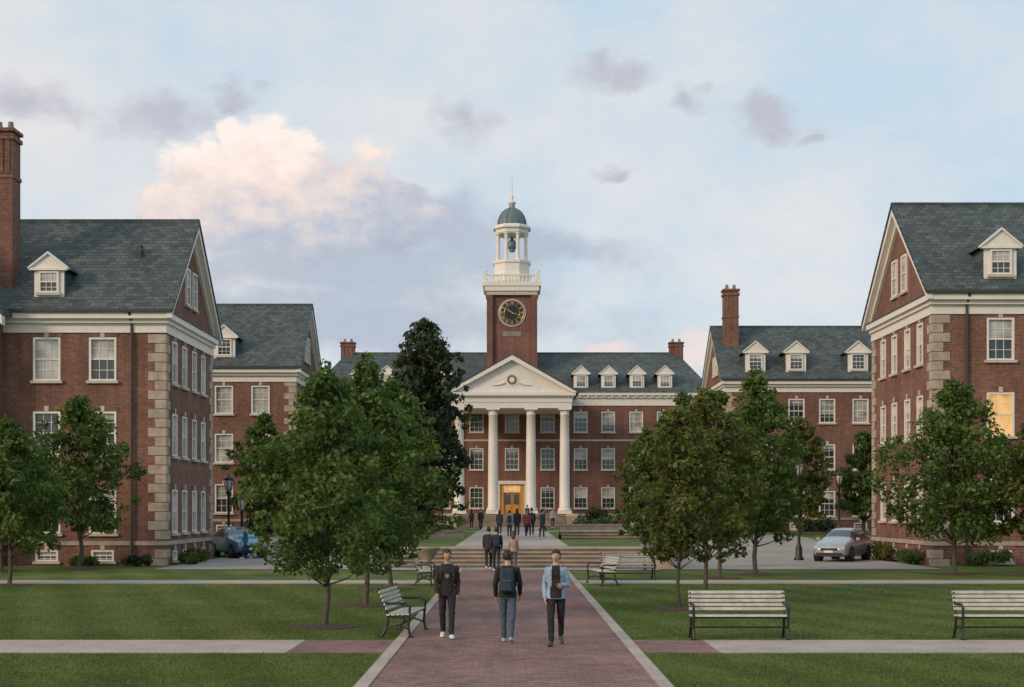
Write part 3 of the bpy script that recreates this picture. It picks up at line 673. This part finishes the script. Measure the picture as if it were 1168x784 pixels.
# ------------------------------------------------------------------ lamps
def lamp(x,y,H):
    e=empty('street_lamp',(x,y,hgt(x,y))); b=MB()
    b.lathe([(.24,0),(.24,.1),(.17,.2),(.16,.6),(.1,.75),(.075,.9),(.06,H-.85),(.1,H-.8),(.07,H-.72),(.13,H-.65)],(0,0,0),'iron',14)
    b.lathe([(.29,H-.1),(.27,H-.02),(.14,H+.1),(.04,H+.17),(.02,H+.3)],(0,0,0),'iron',14)
    for k in range(6):
        a=k*math.pi/3+.4; b.tube([(.145*math.cos(a),.145*math.sin(a),H-.65),(.265*math.cos(a),.265*math.sin(a),H-.1)],[.02]*2,'iron',5)
    b.tube([(-.35,0,H-.9),(.35,0,H-.9)],[.018]*2,'iron',6)
    b.obj('post',e,True); g=MB(); g.lathe([(.12,H-.64),(.20,H-.4),(.22,H-.14),(.2,H-.11)],(0,0,0),'globe',14); g.obj('lantern',e,True)
lamp(13.75,67.2,4.75); lamp(20.3,87,3.9); lamp(-14.95,74,4.0); lamp(-14.1,73.2,3.0)
# ------------------------------------------------------------------ cars
M['taillight']=plain('tail_light',(.35,.02,.02),.2)
def car(x,y,yaw,c):
    e=empty('parked_car',(x,y,hgt(x,y)+.022),yaw); pm,nt,bb=new_mat('car_paint'); bb.inputs['Metallic'].default_value=.45; bb.inputs['Roughness'].default_value=.28
    nt.links.new(ramp(nt,noise_out(nt,objco(nt),3,3),[(.3,[k*.85 for k in c]),(.7,c)]),bb.inputs['Base Color']); bb.inputs['Coat Weight'].default_value=.6
    st=[(-2.17,.30,.55,.57,.62,.5),(-2.08,.24,.70,.73,.78,.66),(-1.75,.2,.80,.86,.84,.74),(-1.2,.2,.88,.97,.87,.78),(-.85,.2,.92,1.03,.88,.72),(-.2,.2,.94,1.42,.88,.60),(.45,.2,.95,1.48,.88,.60),(1.15,.2,.97,1.45,.87,.60),(1.7,.2,.98,1.30,.86,.58),(2.02,.22,.96,1.02,.84,.66),(2.15,.3,.74,.76,.76,.6)]
    b=MB(); rings=[]
    for (s,zb,zt,zr,w,wr) in st:
        half=[(0,zb),(w*.9,zb),(w*.98,zb+.12),(w,(zb+zt)/2),(w*.97,zt),(wr,zr-.035),(wr*.6,zr),(0,zr+.012)]
        rings.append([(p[0],s,p[1]) for p in half]+[(-p[0],s,p[1]) for p in half[-2:0:-1]])
    n=len(rings[0])
    for i in range(len(rings)-1):
        for k in range(n):
            k2=(k+1)%n; seg=k if k<7 else n-1-k
            mat=pm
            if seg==4 and 4<=i<=8: mat=M['glass']
            if seg in (5,6) and i in (4,8): mat=M['glass']
            b.face([rings[i][k],rings[i][k2],rings[i+1][k2],rings[i+1][k]],mat)
    b.face(rings[0],pm); b.face(rings[-1][::-1],pm)
    o=b.obj('body',e); bm=bmesh.new(); bm.from_mesh(o.data); bmesh.ops.remove_doubles(bm,verts=bm.verts,dist=.001); bmesh.ops.recalc_face_normals(bm,faces=bm.faces); bm.to_mesh(o.data); bm.free()
    o.data.polygons.foreach_set('use_smooth',[True]*len(o.data.polygons))
    md_=o.modifiers.new('s','SUBSURF'); md_.levels=1; md_.render_levels=1
    d=MB()
    for s in (-1,1):
        for wy in (-1.35,1.32):
            def cyl(r,x0,x1,mat,seg=22):
                i=len(d.v); kk=d.mi(mat)
                for xx_ in (x0,x1):
                    for a in range(seg): d.v.append((xx_,wy+r*math.cos(6.2832*a/seg),.32+r*math.sin(6.2832*a/seg)))
                for a in range(seg): d.f.append((i+a,i+(a+1)%seg,i+seg+(a+1)%seg,i+seg+a)); d.m.append(kk)
                d.f.append(tuple(i+seg+a for a in range(seg))); d.m.append(kk); d.f.append(tuple(i+a for a in range(seg))); d.m.append(kk)
            cyl(.37,s*.6,s*.872,'clock'); cyl(.32,s*.66,s*.885,'rubber'); cyl(.19,s*.68,s*.893,'rim')
            for q in range(5):
                a=q*1.2566; d.tube([(s*.895,wy,.32),(s*.895,wy+.18*math.cos(a),.32+.18*math.sin(a))],[.02,.02],'rubber',5)
        d.box(min(s*.45,s*.74),max(s*.45,s*.74),-2.14,-2.0,.56,.68,'blind'); d.box(min(s*.5,s*.78),max(s*.5,s*.78),2.0,2.13,.68,.86,'taillight')
        d.box(min(s*.88,s*1.03),max(s*.88,s*1.03),-.78,-.62,.93,1.05,pm)
        d.tube([(s*.81,-.55,.97),(s*.62,-.1,1.40)],[.02,.02],'clock',5); d.box(min(s*.79,s*.80),max(s*.79,s*.80),.3,.36,.95,1.2,'clock')
    d.box(-.4,.4,-2.19,-2.12,.5,.6,'clock'); d.box(-.6,.6,-2.185,-2.1,.27,.4,'clock'); d.box(-.2,.2,-2.21,-2.19,.4,.5,'white')
    d.obj('wheels_and_trim',e); e.scale=(1.,1.,1.06)
car(15.75,66.8,math.radians(-30),(.38,.43,.46)); car(-13.95,71.5,math.radians(30),(.10,.27,.42))
# ------------------------------------------------------------------ people
CLOTH={}
def cloth(c,rough=.85):
    k=tuple(c)
    if k not in CLOTH: CLOTH[k]=plain('cloth',c,rough,.25,9,fine=120)
    return CLOTH[k]
SK=[plain('skin',(.56,.33,.235),.5,.06,10),plain('skin_tan',(.44,.25,.165),.5,.06,10)]
HAIR=plain('hair',(.02,.014,.01),.55,.3,30); HAIRB=plain('hair_brown',(.08,.045,.02),.55,.3,30)
EYEW=plain('eye_white',(.7,.68,.65),.3,.02); LIP=plain('lips',(.38,.13,.11),.5,.05)
def person(name,x,y,yaw,H=1.74,top=(.02,.02,.022),sleeve=None,shirt=None,shw_open=.062,pants=(.02,.02,.025),shoes=(.7,.7,.68),pack=None,stride=.22,hair='short',skin=0,arms=None,voxel=.011,strap=None,hairm=None,badge=None,phase=1,z=None,bag=None,female=False,look=0.):
    g=hgt(x,y)+.015 if z is None else z
    e=empty(name,(x,y,g),yaw); sc=H/1.75; e.scale=(sc,sc,sc)
    sleeve=sleeve or top; mt=cloth(top); ms=cloth(sleeve); mp=cloth(pants); mh=cloth(shoes,.5); mk=SK[skin]; mi_=cloth(shirt) if shirt else mt
    hr=hairm or HAIR
    J={}
    for s,lab in ((-1,'R'),(1,'L')):
        a=stride*s*phase; bnd=.08 if a>0 else .42*abs(stride)/.22*.8
        hip=V((s*.085,0,.93)); kn=hip+V((s*.006,-math.sin(a)*.43,-math.cos(a)*.43)); an=kn+V((-s*.012,-math.sin(a-bnd)*.41,-math.cos(a-bnd)*.41))
        J['hip'+lab],J['kn'+lab],J['an'+lab]=hip,kn,an
    low=min(J['anR'].z,J['anL'].z); dz=.085-low
    for k in J: J[k]=J[k]+V((0,0,dz))
    D=V((0,0,dz))
    b=MB(); segs=[]
    shw=.180 if not female else .158
    hipw=.150 if not female else .155
    T=[(.84,hipw,.112),(.90,hipw+.014,.124),(1.0,.156,.116),(1.1,.150,.110),(1.22,.165,.117),(1.33,.180,.118),(1.39,.176,.104),(1.43,.130,.088),(1.46,.085,.070),(1.48,.062,.06)]
    b.tube([V((0,.0-.01*(zz>1.3),zz))+D for zz,_,_ in T],[(rx,ry) for _,rx,ry in T],mt,20,ref=V((1,0,0)))
    b.tube([V((0,.005,1.43))+D,V((0,-.012,1.56))+D],[.058,.052],mk,12,True)
    segs.append((V((0,0,.93))+D,V((0,0,1.42))+D,.13,'T')); segs.append((V((0,0,1.50))+D,V((0,-.01,1.6))+D,.055,'N'))
    W={}
    for s,lab in ((-1,'R'),(1,'L')):
        hip,kn,an=J['hip'+lab],J['kn'+lab],J['an'+lab]
        b.tube([hip+V((0,0,.02)),hip.lerp(kn,.5),kn],[.092,.080,.063],mp,14,True); b.tube([kn,kn.lerp(an,.4)+V((0,.01,0)),an+V((0,0,.02))],[.063,.060,.051],mp,14,True)
        segs.append((hip-V((0,0,.03)),kn,.08,'P')); segs.append((kn,an+V((0,0,.03)),.05,'P'))
        lift=an.z-.085; toe=V((an.x+s*.025,an.y-.165+lift*.35,.036)); heel=an+V((0,.05-lift*.1,-.045))
        b.tube([heel,heel.lerp(toe,.45)+V((0,0,.008)),toe],[(.040,.040),(.046,.040),(.042,.032)],mh,12,True,ref=V((1,0,0)))
        segs.append((heel,toe,.045,'S'))
        sh=V((s*(shw-.005),0,1.385))+D
        if arms and arms.get(lab): el,wr=[V(q)+D for q in arms[lab]]
        else:
            a=-stride*s*phase*.9; el=sh+V((s*.038,-math.sin(a)*.27+.01,-math.cos(a)*.27)); wr=el+V((-s*.008,-math.sin(a+.35)*.24,-math.cos(a+.35)*.24))
        b.tube([sh,sh.lerp(el,.5),el],[.064,.055,.048],ms,12,True); b.tube([el,el.lerp(wr,.5),wr],[.048,.044,.036],ms,12,True)
        segs.append((sh,el,.05,'A')); segs.append((el,wr,.04,'A')); W[lab]=(el,wr)
    tmp=b.obj('body_tmp',None)
    r=tmp.modifiers.new('r','REMESH'); r.mode='VOXEL'; r.voxel_size=voxel; r.use_smooth_shade=True
    s_=tmp.modifiers.new('s','SMOOTH'); s_.iterations=5 if voxel<.015 else 2; s_.factor=.5
    if voxel<.015:
        tx=bpy.data.textures.get('cl') or bpy.data.textures.new('cl','CLOUDS'); tx.noise_scale=.07
        dd=tmp.modifiers.new('d','DISPLACE'); dd.texture=tx; dd.strength=.026; dd.mid_level=.5
    dg=bpy.context.evaluated_depsgraph_get(); me=bpy.data.meshes.new_from_object(tmp.evaluated_get(dg))
    bpy.data.objects.remove(tmp)
    me.materials.clear()
    for m in [mt,ms,mp,mh,mk,mi_]: me.materials.append(m)
    npf=len(me.polygons); cc=np.zeros(npf*3); me.polygons.foreach_get('center',cc); cc=cc.reshape(-1,3)
    best=np.full(npf,1e9); lab=np.zeros(npf,int); cd={'T':0,'A':1,'P':2,'S':3,'N':4}
    for a,c,rr,L in segs:
        a=np.array(a);c=np.array(c); d=c-a; t=np.clip(((cc-a)@d)/(d@d),0,1); di=np.linalg.norm(cc-(a+t[:,None]*d),axis=1)-rr
        m_=di<best; best[m_]=di[m_]; lab[m_]=cd[L]
    zz=cc[:,2]-dz
    lab[(lab==2)&(zz>.87)]=0; lab[(lab==0)&(zz<.87)]=2
    lab[(zz>1.475)&(lab!=1)]=4; lab[(lab==4)&(zz<1.47)]=0
    if shirt: lab[(lab==0)&(cc[:,1]<-.02)&(np.abs(cc[:,0])<shw_open+.03*(zz<1.1))&(zz>.88)]=5
    me.polygons.foreach_set('material_index',lab.astype(np.int32)); me.polygons.foreach_set('use_smooth',[True]*npf)
    o=bpy.data.objects.new('body',me); COL.objects.link(o); o.parent=e
    hb=MB()
    for s,L in ((-1,'R'),(1,'L')):
        el,wr=W[L]; d=(wr-el).normalized(); nrm=V((-s,0,0)); nrm=(nrm-d*nrm.dot(d)).normalized(); ac=d.cross(nrm)
        if ac.y>0: ac=-ac
        hb.tube([wr-d*.03,wr+d*.02,wr+d*.06,wr+d*.095],[(.024,.020),(.034,.017),(.040,.016),(.036,.013)],mk,12,True,ref=ac)
        for k,(l,off) in enumerate(((.068,.030),(.076,.010),(.070,-.010),(.055,-.029))):
            p0=wr+d*.085+ac*off; p1=p0+d*l*.5+nrm*l*.12; p2=p1+d*l*.33+nrm*l*.33
            hb.tube([p0,p1,p2],[.0092,.0085,.007],mk,8,True)
        p0=wr+d*.03+ac*.026; p1=p0+ac*.026+d*.025+nrm*.008; p2=p1+d*.03+ac*.004+nrm*.01
        hb.tube([p0,p1,p2],[.012,.0105,.0085],mk,8,True)
    hb.obj('hands',e,True)
    hd=empty('head_pivot',V((0,-.018,1.642))+D,look); hd.parent=e; hd.scale=(1.04,1.04,1.04)
    hc=V((0,0,0))
    bm=bmesh.new(); bmesh.ops.create_uvsphere(bm,u_segments=28,v_segments=22,radius=1)
    for v in bm.verts:
        X,Y,Z=v.co
        px,py,pz=X*.074,Y*.092,Z*.112
        if Z<0: k=1-.34*(-Z)**1.4; px*=k; py*=(1-.12*(-Z)); py-=.012*(-Z)
        if Y<0:
            f=math.exp(-((px/.015)**2))*math.exp(-(((pz+.016)/.026)**2)); py-=.019*f
            f=math.exp(-(((abs(px)-.03)/.016)**2))*math.exp(-(((pz-.004)/.014)**2)); py+=.008*f
            f=math.exp(-((px/.022)**2))*math.exp(-(((pz+.085)/.016)**2)); py-=.008*f
        v.co=(px,py,pz)
    hm=bpy.data.meshes.new('head'); bm.to_mesh(hm); bm.free(); hm.materials.append(mk); hm.polygons.foreach_set('use_smooth',[True]*len(hm.polygons))
    ho=bpy.data.objects.new('head',hm); COL.objects.link(ho); ho.parent=hd
    fb=MB()
    for s in (-1,1):
        fb.tube([hc+V((s*.022,-.079,.004)),hc+V((s*.040,-.073,.004))],[.0065,.006],EYEW,8,True); fb.tube([hc+V((s*.030,-.0845,.004)),hc+V((s*.032,-.084,.004))],[.0048,.0048],HAIR,8,True)
        fb.tube([hc+V((s*.016,-.087,.022)),hc+V((s*.032,-.084,.026)),hc+V((s*.046,-.072,.021))],[.004,.0045,.003],hr,6,True)
        fb.tube([hc+V((s*.074,.004,.018)),hc+V((s*.080,.012,.0)),hc+V((s*.072,.006,-.024))],[.011,.012,.007],mk,8,True)
    fb.tube([hc+V((-.022,-.083,-.052)),hc+V((0,-.091,-.050)),hc+V((.022,-.083,-.052))],[.004,.0065,.004],LIP,8,True)
    fb.obj('face_features',hd,True)
    bm=bmesh.new(); bmesh.ops.create_uvsphere(bm,u_segments=36,v_segments=28,radius=1)
    for v in bm.verts:
        X,Y,Z=v.co; v.co=(X*.086,Y*.104+.004,Z*.122+.006)
        nn=mnoise.noise(V(v.co)*38+V((x,y,0)))*.009; v.co*=1+nn*10
    dl=[f for f in bm.faces if (lambda c: (c.y<-.035 and c.z<.052+ .012*math.sin(c.x*60)) or (c.y<.02 and c.z<.01 and hair=='short') or (c.y<-.01 and c.z<.03) or (c.z<-.062 and hair=='short'))(f.calc_center_median())]
    bmesh.ops.delete(bm,geom=dl,context='FACES')
    bmesh.ops.solidify(bm,geom=bm.faces[:],thickness=.008)
    hm=bpy.data.meshes.new('hair'); bm.to_mesh(hm); bm.free(); hm.materials.append(hr); hm.polygons.foreach_set('use_smooth',[True]*len(hm.polygons))
    ho=bpy.data.objects.new('hair',hm); COL.objects.link(ho); ho.parent=hd
    if hair=='long':
        lb=MB(); lb.tube([hc+V((0,.045,.03)),hc+V((0,.075,-.08)),hc+V((0,.085,-.2)),hc+V((0,.09,-.28))],[(.07,.05),(.085,.04),(.075,.03),(.03,.015)],hr,14,True,ref=V((1,0,0))); lb.obj('long_hair',hd,True)
    def rbox(nm,c,sz,bev,mat,par=e):
        bm=bmesh.new(); bmesh.ops.create_cube(bm,size=1)
        for v in bm.verts: v.co=V((v.co.x*sz[0]*(1-.18*(v.co.z>0)),v.co.y*sz[1]*(1-.3*(v.co.z>0)),v.co.z*sz[2]))
        bmesh.ops.bevel(bm,geom=bm.edges[:],offset=bev,segments=4,affect='EDGES',profile=.6)
        me=bpy.data.meshes.new(nm); bm.to_mesh(me); bm.free(); me.materials.append(mat); me.polygons.foreach_set('use_smooth',[True]*len(me.polygons))
        o=bpy.data.objects.new(nm,me); COL.objects.link(o); o.parent=e; o.location=c; return o
    if pack:
        pm=cloth(pack); rbox('backpack',V((0,.185,1.20))+D,(.30,.17,.45),.05,pm); rbox('backpack_pocket',V((0,.275,1.09))+D,(.22,.07,.18),.028,pm)
        pb=MB(); pb.tube([V((-.09,.275,1.20))+D,V((0,.282,1.203))+D,V((.09,.275,1.20))+D],[.004]*3,cloth((.25,.25,.25)),5)
        pb.tube([V((-.03,.15,1.43))+D,V((0,.15,1.47))+D,V((.03,.15,1.43))+D],[.008]*3,pm,6); pb.obj('backpack_zip',e)
    if strap:
        sb=MB(); sm=cloth(strap)
        for s in (-1,1): sb.tube([V((s*.09,.11,1.36))+D,V((s*.10,.04,1.462))+D,V((s*.105,-.06,1.43))+D,V((s*.112,-.118,1.33))+D,V((s*.125,-.125,1.2))+D,V((s*.15,-.07,1.08))+D],[(.024,.008)]*6,sm,8,ref=V((1,0,0)))
        sb.obj('backpack_straps',e,True)
    if badge:
        sb=MB(); sb.tube([V((0,-.118,1.24))+D,V((0,-.13,1.24))+D],[.045,.043],cloth(badge),14); sb.obj('shirt_print',e)
    if bag:
        rbox('camera_bag',V((.02,-.17,1.16))+D,(.14,.09,.11),.02,cloth(bag))
        sb=MB(); sb.tube([V((-.06,-.14,1.2))+D,V((-.05,-.12,1.38))+D,V((-.05,0,1.48))+D,V((.05,0.0,1.48))+D,V((.06,-.12,1.38))+D,V((.08,-.14,1.2))+D],[.008]*6,cloth(bag),6); sb.obj('neck_strap',e)
    return e
person('walking_student',-1.24,26.8,0.05,1.71,top=(.10,.035,.025),sleeve=(.03,.022,.02),shirt=(.018,.017,.018),shw_open=.095,strap=(.02,.02,.02),pack=(.02,.02,.02),badge=(.22,.19,.18),stride=.17,skin=1,voxel=.009,look=.15)
person('walking_student',-.08,25.95,math.pi-.08,1.72,top=(.014,.014,.018),pants=(.06,.095,.135),pack=(.02,.04,.055),shoes=(.35,.36,.37),stride=.20,voxel=.009,strap=(.02,.03,.04),look=-.3,
    arms={'L':((.235,.05,1.12),(.225,-.05,.90)),'R':((-.235,-.0,1.12),(-.22,-.12,.92))})
person('walking_student',.80,25.5,-.06,1.75,top=(.27,.37,.47),sleeve=(.27,.37,.47),shirt=(.018,.018,.02),shw_open=.075,pants=(.016,.016,.02),shoes=(.06,.05,.05),stride=.24,hair='short',skin=0,voxel=.009,female=True,phase=-1,bag=(.015,.015,.018),look=-.2,
    arms={'L':((.225,.03,1.12),(.12,-.16,1.12)),'R':((-.215,.06,1.13),(-.20,-.05,.90))},pack=(.1,.12,.14))
person('walking_student',-.62,55.5,math.pi,1.76,top=(.02,.025,.04),pants=(.03,.035,.05),pack=(.02,.03,.06),voxel=.016)
person('walking_student',-.95,57.0,math.pi,1.74,top=(.03,.03,.035),pants=(.02,.02,.025),voxel=.02,phase=-1)
person('walking_student',.05,54.8,math.pi,1.62,top=(.42,.26,.22),pants=(.08,.08,.1),hair='long',hairm=HAIRB,female=True,voxel=.02)
ppl=[(-.15,83,math.pi,(.3,.32,.35),(.05,.06,.09)),(.3,84.5,math.pi,(.02,.02,.03),(.03,.03,.04)),(.85,82,.4,(.28,.06,.05),(.03,.03,.05)),(1.2,86,math.pi,(.02,.02,.025),(.02,.02,.03)),(1.75,81,2.2,(.03,.04,.07),(.05,.05,.08)),
     (-.8,90,math.pi,(.05,.05,.06),(.03,.03,.04)),(-2.4,108,.2,(.03,.03,.04),(.03,.03,.04)),(-13.1,69,-1.2,(.03,.22,.42),(.03,.04,.08)),(3.6,124,0,(.4,.4,.4),(.05,.05,.08)),(-3.4,118,math.pi,(.2,.1,.1),(.03,.03,.04)),
     (1.4,129.2,math.pi,(.05,.08,.15),(.02,.02,.03)),(2.2,98,1.5,(.02,.02,.02),(.03,.03,.05))]
for k,(x,y,a,tc,pc) in enumerate(ppl):
    person('student',x,y,a,1.62+.04*((k*3)%5),top=tc,pants=pc,voxel=.024,stride=.1+.05*(k%4),phase=1 if k%2 else -1,pack=(.03,.04,.06) if k%3==0 else None,hair='long' if k%4==1 else 'short',z=1.218 if y>129 else None)
# ------------------------------------------------------------------ world
W_=bpy.data.worlds.new('World'); scene.world=W_; W_.use_nodes=True; nt=W_.node_tree; bg=nt.nodes['Background']
sun_el,sun_az=math.radians(23),math.radians(230)
sky=N(nt,'ShaderNodeTexSky'); sky.sky_type='NISHITA'; sky.sun_disc=False; sky.sun_elevation=sun_el; sky.sun_rotation=sun_az; sky.dust_density=2.
tc=N(nt,'ShaderNodeTexCoord'); s=N(nt,'ShaderNodeSeparateXYZ'); nt.links.new(tc.outputs['Generated'],s.inputs[0])
az0=math_(nt,'ARCTAN2',s.outputs[0],s.outputs[1]); el0=math_(nt,'ARCSINE',s.outputs[2])
cv=N(nt,'ShaderNodeCombineXYZ'); nt.links.new(az0,cv.inputs[0]); nt.links.new(math_(nt,'MULTIPLY',el0,1.5),cv.inputs[1])
n1=noise_out(nt,cv.outputs[0],13,9,.55); n2=noise_out(nt,cv.outputs[0],5.5,7,.60); n3=noise_out(nt,cv.outputs[0],36,8,.62)
wn=N(nt,'ShaderNodeTexNoise'); nt.links.new(cv.outputs[0],wn.inputs['Vector']); wn.inputs['Scale'].default_value=22; wn.inputs['Detail'].default_value=7; wn.inputs['Roughness'].default_value=.6
ws_=N(nt,'ShaderNodeSeparateColor'); nt.links.new(wn.outputs['Color'],ws_.inputs[0])
az=math_(nt,'ADD',az0,math_(nt,'MULTIPLY',math_(nt,'SUBTRACT',ws_.outputs[0],.5),.075))
el=math_(nt,'ADD',el0,math_(nt,'MULTIPLY',math_(nt,'SUBTRACT',ws_.outputs[1],.5),.048))
def smooth(x,a,b):
    m=N(nt,'ShaderNodeMapRange'); m.interpolation_type='SMOOTHSTEP'; nt.links.new(x,m.inputs[0]); m.inputs[1].default_value=a; m.inputs[2].default_value=b; return m.outputs[0]
def blob(a,e_,ra,re):
    dx=math_(nt,'DIVIDE',math_(nt,'SUBTRACT',az,a),ra); dy=math_(nt,'DIVIDE',math_(nt,'SUBTRACT',el,e_),re)
    return math_(nt,'SUBTRACT',1.,math_(nt,'SQRT',math_(nt,'ADD',math_(nt,'MULTIPLY',dx,dx),math_(nt,'MULTIPLY',dy,dy))))
def union(bl):
    o=blob(*bl[0])
    for q in bl[1:]: o=math_(nt,'MAXIMUM',o,blob(*q))
    return o
def noisy(f,k1=1.3,k3=.5):
    return math_(nt,'ADD',f,math_(nt,'ADD',math_(nt,'MULTIPLY',math_(nt,'SUBTRACT',n1,.5),k1),math_(nt,'MULTIPLY',math_(nt,'SUBTRACT',n3,.5),k3)))
def times10(col):
    v_=N(nt,'ShaderNodeVectorMath'); v_.operation='SCALE'; v_.inputs['Scale'].default_value=10.; nt.links.new(col,v_.inputs[0]); return v_.outputs[0]
haze=ramp(nt,math_(nt,'ADD',math_(nt,'MULTIPLY',az0,.28),math_(nt,'ADD',math_(nt,'MULTIPLY',n2,1.35),math_(nt,'MULTIPLY',math_(nt,'SUBTRACT',el0,.2),.25))),[(.40,(.88,.84,.83)),(.56,(.79,.81,.84)),(.68,(.72,.78,.84)),(.86,(.60,.74,.85))])
base=mixc(nt,.90,sky.outputs[0],times10(haze))
# grey-blue soft bank low on the left
f=smooth(noisy(union([(-.115,.170,.19,.036),(-.06,.195,.085,.034),(-.14,.130,.24,.030),(.02,.18,.08,.018)]),1.6,.6),-.2,.7)
c=mixc(nt,math_(nt,'MULTIPLY',f,.88),base,(4.6,5.2,6.2))
# small grey clouds
f=smooth(noisy(union([(-.243,.262,.055,.022),(-.330,.266,.055,.020),(-.195,.282,.03,.010),(-.031,.272,.036,.020),(.079,.300,.044,.012),(.180,.270,.026,.018),(.127,.283,.018,.013),(.213,.255,.016,.009),(.065,.236,.02,.007)]),2.3,1.2),-.05,1.05)
c=mixc(nt,math_(nt,'MULTIPLY',f,.88),c,(5.1,5.2,6.0))
f=smooth(noisy(union([(.066,.113,.026,.012),(.13,.116,.034,.016)]),1.6,.8),.0,.7); c=mixc(nt,math_(nt,'MULTIPLY',f,.75),c,(9.2,7.5,7.0))
# sunlit cumulus
cu_=noisy(union([(-.205,.222,.062,.036),(-.130,.220,.070,.038),(-.155,.202,.120,.032),(-.235,.205,.04,.024),(-.172,.248,.042,.024),(-.095,.212,.045,.028)]),1.5,.8)
f=smooth(cu_,.0,.34)
sh=math_(nt,'ADD',math_(nt,'MULTIPLY',math_(nt,'SUBTRACT',el0,.206),20.),math_(nt,'ADD',math_(nt,'MULTIPLY',math_(nt,'SUBTRACT',n1,.5),2.6),math_(nt,'ADD',math_(nt,'MULTIPLY',math_(nt,'SUBTRACT',n3,.5),1.8),math_(nt,'MULTIPLY',math_(nt,'ADD',az0,.16),-4.5))))
cc_=ramp(nt,math_(nt,'ADD',math_(nt,'MULTIPLY',sh,.5),.5),[(.05,(.41,.47,.58)),(.35,(.55,.58,.67)),(.6,(.80,.71,.69)),(.8,(.96,.80,.73)),(1.,(1.0,.90,.84))])
c=mixc(nt,f,c,times10(cc_))
nt.links.new(c,bg.inputs[0]); bg.inputs[1].default_value=.10
# ------------------------------------------------------------------ sun & camera
L=bpy.data.lights.new('sun','SUN'); L.energy=1.75; L.angle=math.radians(11); L.color=(1.,.79,.58)
lo=bpy.data.objects.new('sun',L); COL.objects.link(lo)
dirv=V((math.sin(sun_az)*math.cos(sun_el),math.cos(sun_az)*math.cos(sun_el),math.sin(sun_el)))
lo.rotation_euler=dirv.to_track_quat('Z','Y').to_euler(); lo.location=dirv*200
cam=bpy.data.cameras.new('camera'); co=bpy.data.objects.new('camera',cam); COL.objects.link(co)
co.location=(0,0,2.5); co.rotation_euler=(math.pi/2,0,0); cam.sensor_width=36; cam.lens=49.3; cam.shift_y=.161; cam.clip_end=6000; cam.clip_start=.5
scene.camera=co
scene.view_settings.view_transform='Standard'; scene.view_settings.look='None'; scene.view_settings.exposure=0
